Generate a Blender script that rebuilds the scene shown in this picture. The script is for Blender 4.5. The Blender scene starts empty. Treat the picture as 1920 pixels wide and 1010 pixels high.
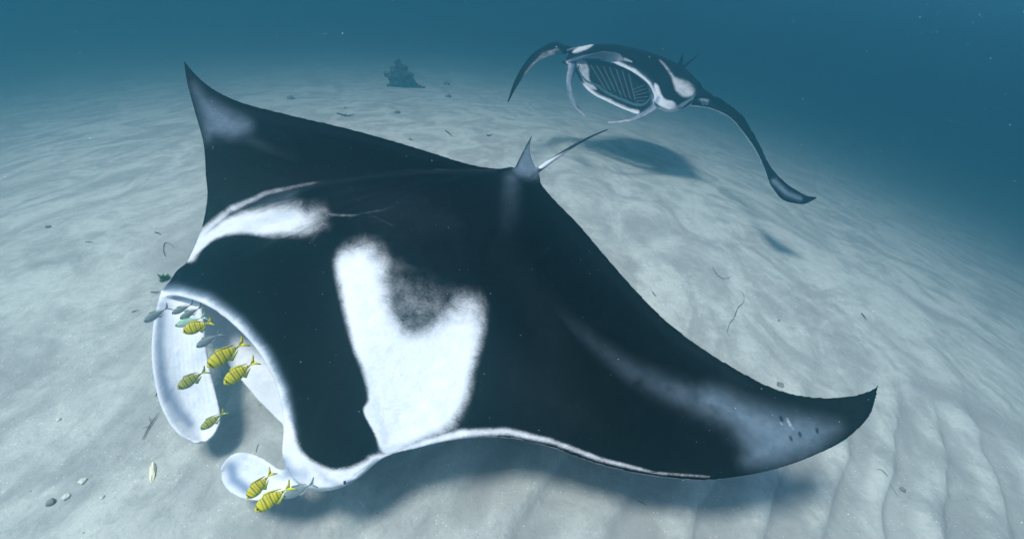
import bpy, bmesh, math, random
import numpy as np
from mathutils import Vector, Matrix, noise as mnoise

random.seed(7); rng = np.random.default_rng(7)
scn = bpy.context.scene
COL = scn.collection

# ------------------------------------------------------------------ camera
H, PITCH, ROLL, HFOV = 1.75, math.radians(38), math.radians(9), math.radians(95)
FPX = 960 / math.tan(HFOV / 2)
CF = np.array([0, math.cos(PITCH), -math.sin(PITCH)])
_u = np.array([0, math.sin(PITCH), math.cos(PITCH)]); _x = np.array([1., 0, 0])
CX = math.cos(ROLL) * _x + math.sin(ROLL) * _u
CU = -math.sin(ROLL) * _x + math.cos(ROLL) * _u
EYE = np.array([0, 0, H])
cam = bpy.data.cameras.new('camera'); cam_o = bpy.data.objects.new('camera', cam); COL.objects.link(cam_o)
cam.sensor_width = 36; cam.lens = 18 / math.tan(HFOV / 2); cam.clip_start = 0.02; cam.clip_end = 400
M = Matrix(((CX[0], CU[0], -CF[0], 0), (CX[1], CU[1], -CF[1], 0), (CX[2], CU[2], -CF[2], H), (0, 0, 0, 1)))
cam_o.matrix_world = M
scn.camera = cam_o

# ------------------------------------------------------------------ sky, sun, exposure
SUN_DIR = np.array([0.34, 0.11, -0.932]); SUN_DIR /= np.linalg.norm(SUN_DIR)     # the way light travels
SUN_EL = math.asin(-SUN_DIR[2]); SUN_AZ = math.atan2(-SUN_DIR[0], -SUN_DIR[1])
world = bpy.data.worlds.new('World'); scn.world = world; world.use_nodes = True
wn = world.node_tree.nodes; wl = world.node_tree.links
bg = wn['Background']; sky = wn.new('ShaderNodeTexSky'); sky.sky_type = 'NISHITA'; sky.sun_disc = False
sky.sun_elevation = SUN_EL; sky.sun_rotation = SUN_AZ
wl.new(sky.outputs[0], bg.inputs['Color']); bg.inputs['Strength'].default_value = 0.15
sun = bpy.data.lights.new('sun', 'SUN'); sun.energy = 4.7; sun.angle = math.radians(15); sun.color = (1.0, 0.97, 0.92)
sun_o = bpy.data.objects.new('sun', sun); COL.objects.link(sun_o); sun_o.location = (-3, -2, 9)
sun_o.rotation_euler = Vector(SUN_DIR).to_track_quat('-Z', 'Y').to_euler()
scn.view_settings.view_transform = 'Standard'; scn.view_settings.look = 'None'
scn.view_settings.exposure = 0.32; scn.view_settings.gamma = 1.0; scn.view_settings.use_curve_mapping = False
scn.render.engine = 'CYCLES'
cy = scn.cycles
cy.use_denoising = True
try: cy.denoiser = 'OPENIMAGEDENOISE'
except Exception: pass
cy.max_bounces = 6; cy.diffuse_bounces = 3; cy.glossy_bounces = 2; cy.volume_bounces = 3; cy.transmission_bounces = 2
cy.caustics_reflective = False; cy.caustics_refractive = False
HAZE_DENSITY, HAZE_COLOR, HAZE_G = 0.145, (0.12, 0.42, 0.525), 0.82

# ------------------------------------------------------------------ helpers
def ray(px, py):
    return CF * FPX + (px - 960) * CX + (505 - py) * CU

def at_z(px, py, z):
    d = ray(px, py); return EYE + d * ((z - H) / d[2])

def to_px(p):
    v = np.asarray(p, float) - EYE; w = np.maximum(v @ CF, 1e-4)
    return 960 + FPX * (v @ CX) / w, 505 - FPX * (v @ CU) / w

def fbm(x, y, seed=0.0, octv=4):
    s, a, t = 0.0, 1.0, 0.0
    for i in range(octv):
        s += a * mnoise.noise((x * 2 ** i + seed, y * 2 ** i - seed, seed * 1.7 + i)); t += a; a *= 0.5
    return s / t

def terrain_base(x, y):
    r = math.hypot(x * 1.22, y); r0 = 3.25; w = 0.95
    t = (r - r0) / w
    drop = 0.240 * w * (math.log1p(math.exp(t)) if t < 30 else t)
    return -8.0 * math.tanh(drop / 8.0)

CREST = math.radians(31)          # bearing the ripple crests run along
def terrain_xy(x, y, want_trough=False):
    z = float(terrain_base(x, y))
    fade = 1.0 / (1.0 + (math.hypot(x, y) / 7.0) ** 4)
    if fade < 0.004: return 0.0 if want_trough else z
    z += 0.055 * fbm(x * 0.55, y * 0.55, 3.1, 3) * fade
    u = x * math.cos(CREST) - y * math.sin(CREST)        # across the crests
    v = x * math.sin(CREST) + y * math.cos(CREST)
    w = u + 0.20 * fbm(u * 1.2, v * 0.9, 9.2, 3) + 0.05 * fbm(u * 4, v * 3, 2.2, 2)
    ph = (w / 0.245) % 1.0
    saw = ph / 0.80 if ph < 0.80 else (1 - ph) / 0.20
    saw = saw * saw * (3 - 2 * saw)
    near_r = 1 / (1 + math.exp((y - 1.55 - 0.12 * x) / 0.22)) / (1 + math.exp(-(x + 0.1) / 0.25))
    patchy = min(1.0, max(0.0, 0.35 + 1.9 * fbm(x * 0.6 + 7, y * 0.6, 5.5, 3)))
    amp = 0.017 * (1.45 * near_r + 0.10 * patchy)
    z += (saw - 0.5) * amp * 1.35 * fade
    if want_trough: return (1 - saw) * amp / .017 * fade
    ph2 = math.sin(2 * math.pi * (w * 0.83 + 0.25 * v + 0.2 * fbm(u, v, 4.4, 2)) / 0.47)
    z += 0.006 * ph2 * fade * 0.4
    z += 0.018 * fbm(u * 1.4, v * 1.0, 6.6, 3) * fade
    z += 0.011 * fbm(x * 4, y * 4, 1.7, 4) * fade
    return z

def on_ground(px, py):
    d = ray(px, py); d = d / np.linalg.norm(d); t = 0.8
    for _ in range(400):
        p = EYE + d * t; gap = p[2] - terrain_xy(p[0], p[1])
        if gap < 0.002: break
        t += max(0.002, gap * 0.6)
        if t > 40: break
    return EYE + d * t

def mesh_obj(name, verts, faces, mat=None, parent=None, smooth=True):
    me = bpy.data.meshes.new(name); me.from_pydata([tuple(map(float, v)) for v in verts], [], faces); me.update()
    if smooth: me.polygons.foreach_set('use_smooth', [True] * len(me.polygons))
    if mat: me.materials.append(mat)
    o = bpy.data.objects.new(name, me); COL.objects.link(o)
    if parent: o.parent = parent
    return o

def tag(o, label=None, cat=None, group=None, kind=None):
    if label: o['label'] = label
    if cat: o['category'] = cat
    if group: o['group'] = group
    if kind: o['kind'] = kind
    return o

def recalc(me):
    bm = bmesh.new(); bm.from_mesh(me); bmesh.ops.remove_doubles(bm, verts=bm.verts, dist=1e-5)
    bmesh.ops.recalc_face_normals(bm, faces=bm.faces); bm.to_mesh(me); bm.free()

def cr(points, ts, n):
    """Natural-ish Catmull-Rom through POINTS (k, d) at parameters TS, sampled at n even parameters."""
    P = np.asarray(points, float); T = np.asarray(ts, float)
    m = np.zeros_like(P)
    for i in range(len(P)):
        if i == 0: m[i] = (P[1] - P[0]) / (T[1] - T[0])
        elif i == len(P) - 1: m[i] = (P[-1] - P[-2]) / (T[-1] - T[-2])
        else:
            a = (P[i] - P[i - 1]) / (T[i] - T[i - 1]); b = (P[i + 1] - P[i]) / (T[i + 1] - T[i])
            wa, wb = T[i + 1] - T[i], T[i] - T[i - 1]
            m[i] = (a * wa + b * wb) / (wa + wb)
    tt = np.linspace(T[0], T[-1], n) if np.isscalar(n) else np.asarray(n, float)
    idx = np.clip(np.searchsorted(T, tt, 'right') - 1, 0, len(T) - 2)
    h = (T[idx + 1] - T[idx])[:, None]; s = ((tt - T[idx]) / (T[idx + 1] - T[idx]))[:, None]
    return ((2 * s ** 3 - 3 * s ** 2 + 1) * P[idx] + (s ** 3 - 2 * s ** 2 + s) * h * m[idx]
            + (-2 * s ** 3 + 3 * s ** 2) * P[idx + 1] + (s ** 3 - s ** 2) * h * m[idx + 1])

def closed_loft(rings, cap=True):
    """rings: (n, m, 3); closed in m."""
    n, m, _ = rings.shape
    V = rings.reshape(-1, 3).tolist(); Fc = []
    for i in range(n - 1):
        for j in range(m):
            Fc.append((i * m + j, i * m + (j + 1) % m, (i + 1) * m + (j + 1) % m, (i + 1) * m + j))
    if cap:
        Fc.append(tuple(range(m))[::-1]); Fc.append(tuple((n - 1) * m + j for j in range(m)))
    return V, Fc

def tube_rings(path, radii, sides=10, flat=None):
    path = np.asarray(path, float); R = []
    up = np.array([0, 0, 1.0])
    for i, p in enumerate(path):
        t = path[min(i + 1, len(path) - 1)] - path[max(i - 1, 0)]; t = t / (np.linalg.norm(t) + 1e-9)
        a = np.cross(t, up)
        if np.linalg.norm(a) < 1e-3: a = np.cross(t, [1, 0, 0])
        a /= np.linalg.norm(a); b = np.cross(a, t)
        ra = radii[i]; rb = ra * (flat if flat else 1)
        R.append([p + a * ra * math.cos(q) + b * rb * math.sin(q) for q in np.linspace(0, 2 * math.pi, sides, endpoint=False)])
    return np.array(R)

def sheet_solid(grid, thick):
    """closed solid round a sheet of points (n, m, 3); thick(u, v) half thickness."""
    n, m, _ = grid.shape
    du = np.gradient(grid, axis=0); dv = np.gradient(grid, axis=1)
    N = np.cross(du, dv); N /= (np.linalg.norm(N, axis=2, keepdims=True) + 1e-9)
    th = np.array([[thick(i / (n - 1), j / (m - 1)) for j in range(m)] for i in range(n)])[..., None]
    A, B = grid + N * th, grid - N * th
    rings = np.concatenate([A, B[:, ::-1]], axis=1)
    return closed_loft(rings)

def unite(name, solids, voxel, smooth_iter, mat):
    """several closed solids -> one continuous skin."""
    V, Fc = [], []
    for v, f in solids:
        o = len(V); V += [tuple(map(float, q)) for q in v]; Fc += [tuple(i + o for i in q) for q in f]
    me = bpy.data.meshes.new(name + '_raw'); me.from_pydata(V, [], Fc); recalc(me)
    tmp = bpy.data.objects.new(name + '_raw', me); COL.objects.link(tmp)
    r = tmp.modifiers.new('r', 'REMESH'); r.mode = 'VOXEL'; r.voxel_size = voxel; r.adaptivity = 0.0
    s = tmp.modifiers.new('s', 'SMOOTH'); s.factor = 0.5; s.iterations = smooth_iter
    dg = bpy.context.evaluated_depsgraph_get(); dg.update()
    out = bpy.data.meshes.new_from_object(tmp.evaluated_get(dg)); out.name = name
    bpy.data.objects.remove(tmp); bpy.data.meshes.remove(me)
    out.polygons.foreach_set('use_smooth', [True] * len(out.polygons))
    out.materials.clear(); out.materials.append(mat)
    o = bpy.data.objects.new(name, out); COL.objects.link(o)
    return o

def mesh_arrays(me):
    n = len(me.vertices); co = np.empty(n * 3); me.vertices.foreach_get('co', co)
    no = np.empty(n * 3); me.vertex_normals.foreach_get('vector', no)
    return co.reshape(-1, 3), no.reshape(-1, 3)

def seg_dist(X, Y, poly, closed):
    P = np.asarray(poly, float); n = len(P); best = np.full(X.shape, 1e9); par = np.zeros(X.shape)
    for i in range(n if closed else n - 1):
        a, b = P[i], P[(i + 1) % n]; d = b - a; L = d @ d + 1e-9
        t = np.clip(((X - a[0]) * d[0] + (Y - a[1]) * d[1]) / L, 0, 1)
        q = np.hypot(X - a[0] - t * d[0], Y - a[1] - t * d[1])
        m = q < best; best = np.where(m, q, best); par = np.where(m, (i + t) / max(1, n - 1), par)
    return best, par

def inside(X, Y, poly):
    P = np.asarray(poly, float); r = np.zeros(X.shape, bool); j = len(P) - 1
    for i in range(len(P)):
        c = ((P[i, 1] > Y) != (P[j, 1] > Y)) & (X < (P[j, 0] - P[i, 0]) * (Y - P[i, 1]) / (P[j, 1] - P[i, 1] + 1e-12) + P[i, 0])
        r ^= c; j = i
    return r

def rounded(poly, k=5):
    P = np.asarray(poly, float); n = len(P)
    Q = np.concatenate([P[-2:], P, P[:3]]); return cr(Q, np.arange(len(Q)), np.linspace(2, 2 + n, n * k, endpoint=False))

def patch(X, Y, poly, soft, pad=130):
    """1 inside a marking, 0 outside; SOFT is the width of its border, or each corner's third number is."""
    if len(poly[0]) == 2: poly = [(x, y, soft) for x, y in poly]
    R = rounded(poly); P, S = R[:, :2], R[:, 2]
    out = np.zeros(X.shape)
    m = (X > P[:, 0].min() - pad) & (X < P[:, 0].max() + pad) & (Y > P[:, 1].min() - pad) & (Y < P[:, 1].max() + pad)
    x, y = X[m], Y[m]; n = len(P); best = np.full(x.shape, 1e9); so = np.full(x.shape, 1.0)
    for i in range(n):
        a, b = P[i], P[(i + 1) % n]; d = b - a; L = d @ d + 1e-9
        t = np.clip(((x - a[0]) * d[0] + (y - a[1]) * d[1]) / L, 0, 1)
        q = np.hypot(x - a[0] - t * d[0], y - a[1] - t * d[1]); k = q < best
        best = np.where(k, q, best); so = np.where(k, S[i] * (1 - t) + S[(i + 1) % n] * t, so)
    g = np.where(inside(x, y, P), best, -best)
    t = np.clip(0.5 + g / (2 * np.maximum(so, 1)), 0, 1); out[m] = t * t * (3 - 2 * t)
    return out

def stroke(X, Y, line, w0, w1, v0=1.0, v1=1.0):
    d, par = seg_dist(X, Y, line, False); w = w0 + (w1 - w0) * par
    return np.exp(-(d / w) ** 2) * (v0 + (v1 - v0) * par)

def set_attr(me, name, vals):
    a = me.attributes.new(name, 'FLOAT', 'POINT'); a.data.foreach_set('value', np.asarray(vals, np.float32))

# ------------------------------------------------------------------ materials
def new_mat(name):
    m = bpy.data.materials.new(name); m.use_nodes = True
    nt = m.node_tree; return m, nt.nodes, nt.links, nt.nodes['Principled BSDF']

def mixc(n, l, fac, a, b, blend='MIX'):
    x = n.new('ShaderNodeMix'); x.data_type = 'RGBA'; x.blend_type = blend; x.clamp_factor = True
    for s, v in ((x.inputs[0], fac), (x.inputs[6], a), (x.inputs[7], b)):
        if hasattr(v, 'is_linked'): l.new(v, s)
        elif isinstance(v, (int, float)): s.default_value = v
        else: s.default_value = (*v, 1)
    return x.outputs[2]

def math_n(n, l, op, a, b=None, c=None):
    x = n.new('ShaderNodeMath'); x.operation = op
    for i, v in enumerate((a, b, c)):
        if v is None: continue
        if hasattr(v, 'is_linked'): l.new(v, x.inputs[i])
        else: x.inputs[i].default_value = v
    return x.outputs[0]

def noise_n(n, l, vec, scale, detail=4, rough=0.55, dist=0.0):
    x = n.new('ShaderNodeTexNoise'); x.inputs['Scale'].default_value = scale; x.inputs['Detail'].default_value = detail
    x.inputs['Roughness'].default_value = rough; x.inputs['Distortion'].default_value = dist
    if vec is not None: l.new(vec, x.inputs['Vector'])
    return x.outputs['Fac']

def ramp(n, l, fac, lo, hi):
    x = n.new('ShaderNodeMapRange'); x.interpolation_type = 'SMOOTHSTEP'; x.inputs['From Min'].default_value = lo; x.inputs['From Max'].default_value = hi
    l.new(fac, x.inputs['Value']); return x.outputs['Result']

def skin_material():
    m, n, l, b = new_mat('manta_skin')
    tc = n.new('ShaderNodeTexCoord').outputs['Object']
    def attr(nm):
        a = n.new('ShaderNodeAttribute'); a.attribute_name = nm; return a.outputs['Fac']
    mp = n.new('ShaderNodeMapping'); mp.inputs['Rotation'].default_value = (0, 0, math.radians(-38)); mp.inputs['Scale'].default_value = (1, 3.4, 1); l.new(tc, mp.inputs[0])
    fib = noise_n(n, l, mp.outputs[0], 95, 5, 0.6)
    big = noise_n(n, l, tc, 12, 5, 0.65, 0.6)
    j = math_n(n, l, 'ADD', math_n(n, l, 'MULTIPLY', math_n(n, l, 'SUBTRACT', fib, 0.5), 0.80), math_n(n, l, 'MULTIPLY', math_n(n, l, 'SUBTRACT', big, 0.5), 0.95))
    def soften(a, lo, hi):
        w = attr(a)
        k = math_n(n, l, 'MULTIPLY', math_n(n, l, 'MULTIPLY', w, math_n(n, l, 'SUBTRACT', 1.0, w)), 3.0)
        return ramp(n, l, math_n(n, l, 'ADD', w, math_n(n, l, 'MULTIPLY', j, k)), lo, hi)
    white = soften('white', 0.09, 0.90)
    blue = ramp(n, l, math_n(n, l, 'ADD', attr('blue'), math_n(n, l, 'MULTIPLY', math_n(n, l, 'MULTIPLY', math_n(n, l, 'SUBTRACT', big, 0.5), attr('blue')), 0.5)), 0.02, 1.0)
    mott = noise_n(n, l, tc, 22, 5, 0.7)
    black = mixc(n, l, ramp(n, l, mott, 0.45, 0.75), (0.0008, 0.0011, 0.0020), (0.0034, 0.0033, 0.0042))
    bluec = mixc(n, l, ramp(n, l, mott, 0.3, 0.7), (0.125, 0.185, 0.245), (0.185, 0.25, 0.32))
    whitec = mixc(n, l, ramp(n, l, math_n(n, l, 'ADD', math_n(n, l, 'MULTIPLY', mott, 0.55), math_n(n, l, 'MULTIPLY', fib, 0.45)), 0.36, 0.66), (0.74, 0.76, 0.785), (0.60, 0.64, 0.695))
    c = mixc(n, l, blue, black, bluec); c = mixc(n, l, white, c, whitec)
    c = mixc(n, l, attr('shade'), c, (0.11, 0.18, 0.30))          # slate smudges and painted edge shadow on the white skin
    # pale flecks and scratches
    v = n.new('ShaderNodeTexVoronoi'); v.inputs['Scale'].default_value = 34; l.new(tc, v.inputs['Vector'])
    fl = math_n(n, l, 'MULTIPLY', math_n(n, l, 'LESS_THAN', v.outputs['Distance'], 0.055), ramp(n, l, noise_n(n, l, tc, 4, 2), 0.47, 0.62))
    c = mixc(n, l, math_n(n, l, 'MULTIPLY', fl, 0.35), c, (0.30, 0.36, 0.42))
    l.new(c, b.inputs['Base Color'])
    b.inputs['Roughness'].default_value = 0.5; b.inputs['Specular IOR Level'].default_value = 0.018
    bp = n.new('ShaderNodeBump'); bp.inputs['Strength'].default_value = 0.4; bp.inputs['Distance'].default_value = 0.005
    l.new(math_n(n, l, 'ADD', noise_n(n, l, tc, 60, 4, 0.6), math_n(n, l, 'MULTIPLY', noise_n(n, l, tc, 13, 4, 0.6, 1.0), 3.0)), bp.inputs['Height']); l.new(bp.outputs[0], b.inputs['Normal'])
    return m

def plain_mat(name, col, rough=0.7, var=0.25, scale=20, spec=0.3, bump=0.003):
    m, n, l, b = new_mat(name)
    tc = n.new('ShaderNodeTexCoord').outputs['Object']
    f = noise_n(n, l, tc, scale, 5, 0.6)
    lo = tuple(c * (1 - var) for c in col); hi = tuple(min(1, c * (1 + var)) for c in col)
    l.new(mixc(n, l, ramp(n, l, f, 0.35, 0.65), lo, hi), b.inputs['Base Color'])
    b.inputs['Roughness'].default_value = rough; b.inputs['Specular IOR Level'].default_value = spec
    bp = n.new('ShaderNodeBump'); bp.inputs['Strength'].default_value = 0.6; bp.inputs['Distance'].default_value = bump
    l.new(f, bp.inputs['Height']); l.new(bp.outputs[0], b.inputs['Normal'])
    return m

SKIN = skin_material()
EYE_MAT = plain_mat('eye_dark', (0.012, 0.016, 0.024), 0.15, 0.2, 30, 0.6)

# ------------------------------------------------------------------ ground
def sand_material():
    m, n, l, b = new_mat('pale_sand')
    tc = n.new('ShaderNodeTexCoord').outputs['Object']
    mp = n.new('ShaderNodeMapping'); mp.inputs['Rotation'].default_value = (0, 0, CREST); mp.inputs['Scale'].default_value = (1.0, 1.0, 1); l.new(tc, mp.inputs[0])
    mb = n.new('ShaderNodeMapping'); mb.inputs['Rotation'].default_value = (0, 0, CREST + math.radians(16)); mb.inputs['Scale'].default_value = (1.15, 0.7, 1); l.new(tc, mb.inputs[0])
    big = noise_n(n, l, mb.outputs[0], 1.6, 6, 0.58, 1.6)
    mid = noise_n(n, l, mp.outputs[0], 4.6, 7, 0.68, 0.9)
    fine = noise_n(n, l, tc, 48, 6, 0.75)
    fluff = noise_n(n, l, tc, 13, 6, 0.72, 0.5)
    grain = noise_n(n, l, tc, 420, 2, 0.7)
    c = mixc(n, l, ramp(n, l, big, 0.36, 0.66), (0.31, 0.326, 0.318), (0.50, 0.53, 0.495))
    c = mixc(n, l, math_n(n, l, 'MULTIPLY', ramp(n, l, mid, 0.46, 0.68), 0.35), c, (0.50, 0.52, 0.49))
    c = mixc(n, l, math_n(n, l, 'MULTIPLY', ramp(n, l, fluff, 0.50, 0.64), math_n(n, l, 'MULTIPLY', ramp(n, l, big, .38, .58), 0.55)), c, (0.55, 0.58, 0.53))
    c = mixc(n, l, math_n(n, l, 'MULTIPLY', ramp(n, l, fluff, 0.50, 0.34), 0.30), c, (0.21, 0.22, 0.22))
    c = mixc(n, l, math_n(n, l, 'MULTIPLY', ramp(n, l, fine, 0.50, 0.72), 0.40), c, (0.24, 0.245, 0.24))
    c = mixc(n, l, math_n(n, l, 'MULTIPLY', ramp(n, l, grain, 0.58, 0.72), 0.30), c, (0.68, 0.68, 0.64))
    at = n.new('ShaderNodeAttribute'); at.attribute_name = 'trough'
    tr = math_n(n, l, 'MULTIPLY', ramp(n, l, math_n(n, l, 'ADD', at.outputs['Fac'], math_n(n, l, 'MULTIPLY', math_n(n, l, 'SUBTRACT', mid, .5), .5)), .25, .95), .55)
    c = mixc(n, l, tr, c, (0.25, 0.26, 0.255))  # trough sediment, darkened to stand in for the ripples' faint shading
    v = n.new('ShaderNodeTexVoronoi'); v.inputs['Scale'].default_value = 62; l.new(tc, v.inputs['Vector'])
    sp = math_n(n, l, 'MULTIPLY', math_n(n, l, 'LESS_THAN', v.outputs['Distance'], 0.15), ramp(n, l, fluff, 0.49, 0.57))
    c = mixc(n, l, math_n(n, l, 'MULTIPLY', sp, 0.7), c, (0.80, 0.80, 0.75))
    v2 = n.new('ShaderNodeTexVoronoi'); v2.inputs['Scale'].default_value = 13; l.new(tc, v2.inputs['Vector'])
    sp2 = math_n(n, l, 'MULTIPLY', math_n(n, l, 'LESS_THAN', v2.outputs['Distance'], 0.05), ramp(n, l, mid, 0.5, 0.44))
    c = mixc(n, l, math_n(n, l, 'MULTIPLY', sp2, 0.7), c, (0.09, 0.09, 0.08))
    l.new(c, b.inputs['Base Color']); b.inputs['Roughness'].default_value = 0.95; b.inputs['Specular IOR Level'].default_value = 0.05
    bp = n.new('ShaderNodeBump'); bp.inputs['Strength'].default_value = 0.7; bp.inputs['Distance'].default_value = 0.012
    h = math_n(n, l, 'ADD', math_n(n, l, 'MULTIPLY', fine, 0.9), math_n(n, l, 'MULTIPLY', fluff, 1.1))
    l.new(h, bp.inputs['Height']); l.new(bp.outputs[0], b.inputs['Normal'])
    return m

def axis(a, b, step, far, grow=1.09):
    v = list(np.arange(a, b + 1e-6, step)); s = step; x = b
    while x < far: s *= grow; x += s; v.append(x)
    s = step; x = a
    while x > -far: s *= grow; x -= s; v.insert(0, x)
    return v

xs, ys = axis(-3.6, 4.4, 0.022, 60), axis(0.2, 6.2, 0.026, 60)
gv = [(x, y, terrain_xy(x, y)) for y in ys for x in xs]
nx = len(xs)
gf = [(j * nx + i, j * nx + i + 1, (j + 1) * nx + i + 1, (j + 1) * nx + i) for j in range(len(ys) - 1) for i in range(nx - 1)]
ground = tag(mesh_obj('sand_ground', gv, gf, sand_material()), 'pale rippled sand seabed sloping away into blue water', None, None, 'structure')
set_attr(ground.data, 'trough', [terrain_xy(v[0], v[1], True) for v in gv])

# ------------------------------------------------------------------ haze: the water itself
def haze_box():
    m = bpy.data.materials.new('sea_water_haze'); m.use_nodes = True
    n, l = m.node_tree.nodes, m.node_tree.links
    n.remove(n['Principled BSDF'])
    pv = n.new('ShaderNodeVolumePrincipled'); pv.inputs['Color'].default_value = (*HAZE_COLOR, 1)
    pv.inputs['Density'].default_value = HAZE_DENSITY; pv.inputs['Anisotropy'].default_value = HAZE_G
    l.new(pv.outputs[0], n['Material Output'].inputs['Volume'])
    R, b, t = 75, -9.5, H + 0.35
    V = [(x, y, z) for z in (b, t) for x, y in ((-R, -R), (R, -R), (R, R), (-R, R))]
    Fc = [(3, 2, 1, 0), (4, 5, 6, 7), (0, 1, 5, 4), (1, 2, 6, 5), (2, 3, 7, 6), (3, 0, 4, 7)]
    o = mesh_obj('haze', V, Fc, m, None, False)
    tag(o, 'blue sea water fading far things from view', None, None, 'stuff')
haze_box()

# ------------------------------------------------------------------ manta rays
def manta_disc(st, fwd, NS=240, NC=48, NV=22):
    """st rows: LE(px,py,z), TE(px,py,z), dome, thick, jaw(px,py,z) or None, mouth depth, mids {u: (px,py,z)}.
    One closed cross-section per span station: back, lip, mouth, jaw, belly."""
    ctl = []
    fwd = np.array(fwd, float); fwd /= np.linalg.norm(fwd)
    us = np.array([0, .25, .5, .75, 1.0])
    for LE, TE, dome, th, jaw, dep, mids in st:
        a, b = at_z(*TE), at_z(*LE)
        pts = [a + (b - a) * u + np.array([0, 0, dome * (4 * u * (1 - u)) ** .8]) for u in us]
        for k, q in (mids or {}).items(): pts[k] = at_z(*q)
        J = at_z(*jaw) if jaw else b + np.array([0, 0, -0.012])
        ctl.append(np.concatenate([np.ravel(pts), J, [th, dep]]))
    ctl = np.array(ctl)
    L = np.linalg.norm(np.diff(ctl[:, 6:9], axis=0), axis=1) + 0.5 * np.linalg.norm(np.diff(ctl[:, 12:15], axis=0), axis=1) + 0.02
    T = np.concatenate([[0], np.cumsum(L)])
    S = cr(ctl, T, NS)
    rings = []
    uu = 0.5 - 0.5 * np.cos(np.linspace(0, math.pi, NC))
    for r in S:
        top = cr(r[:15].reshape(5, 3), us, uu)
        J, th, dep = r[15:18], max(r[18], 0.006), r[19]
        LEp = top[-1]
        vv = np.linspace(0, 1, NV + 2)[1:-1]
        cav = [LEp + (J - LEp) * v + (-fwd) * dep * max(0, math.sin(math.pi * v)) ** 0.6 * (min(1, max(0, (v - .06) / .16)) if dep > 0 else 1) for v in vv]
        bot = []
        for q, u in zip(top[::-1], uu[::-1]):
            sh = (4 * u * (1 - u)) ** 0.7 * (0.55 + 0.45 * u)
            bot.append(q + (J - LEp) * u ** 2.5 - np.array([0, 0, th * sh + 0.006 * (1 - u)]))
        rings.append(np.concatenate([top, cav, bot]))
    return closed_loft(np.array(rings), cap=True)

def paddle(left, right, bow, thick, n=36, m=18):
    """cephalic fin from its two borders, [(px,py,z)...] root to tip, hollow BOW deep away from the camera."""
    Lp = cr([at_z(*q) for q in left], np.arange(len(left)), n); Rp = cr([at_z(*q) for q in right], np.arange(len(right)), n)
    G = np.zeros((n, m, 3))
    for i in range(n):
        for j in range(m):
            v = j / (m - 1); p = Lp[i] * (1 - v) + Rp[i] * v
            d = p - EYE; d /= np.linalg.norm(d)
            G[i, j] = p + d * bow * 4 * v * (1 - v)
    return sheet_solid(G, lambda u, v: thick * (0.35 + 0.65 * (4 * v * (1 - v)) ** .5) * (1.25 - 0.7 * u))

def eyeball(parent, p, r, look):
    bm = bmesh.new(); bmesh.ops.create_uvsphere(bm, u_segments=20, v_segments=14, radius=r)
    me = bpy.data.meshes.new('eye'); bm.to_mesh(me); bm.free()
    me.polygons.foreach_set('use_smooth', [True] * len(me.polygons)); me.materials.append(EYE_MAT)
    o = bpy.data.objects.new('eye', me); COL.objects.link(o); o.location = p; o.parent = parent
    return o

def on_skin(o, px, py):
    d = ray(px, py); d = d / np.linalg.norm(d)
    ok, loc, nrm, _ = o.ray_cast(Vector(EYE), Vector(d))
    return np.array(loc) - np.array(nrm) * .0075 if ok else None

NEAR_DZ = -0.085
NEAR_K = (H - 0.35 - NEAR_DZ) / (H - 0.35)
def near_z(px, py, z):
    return at_z(px, py, H - NEAR_K * (H - z))

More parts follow.
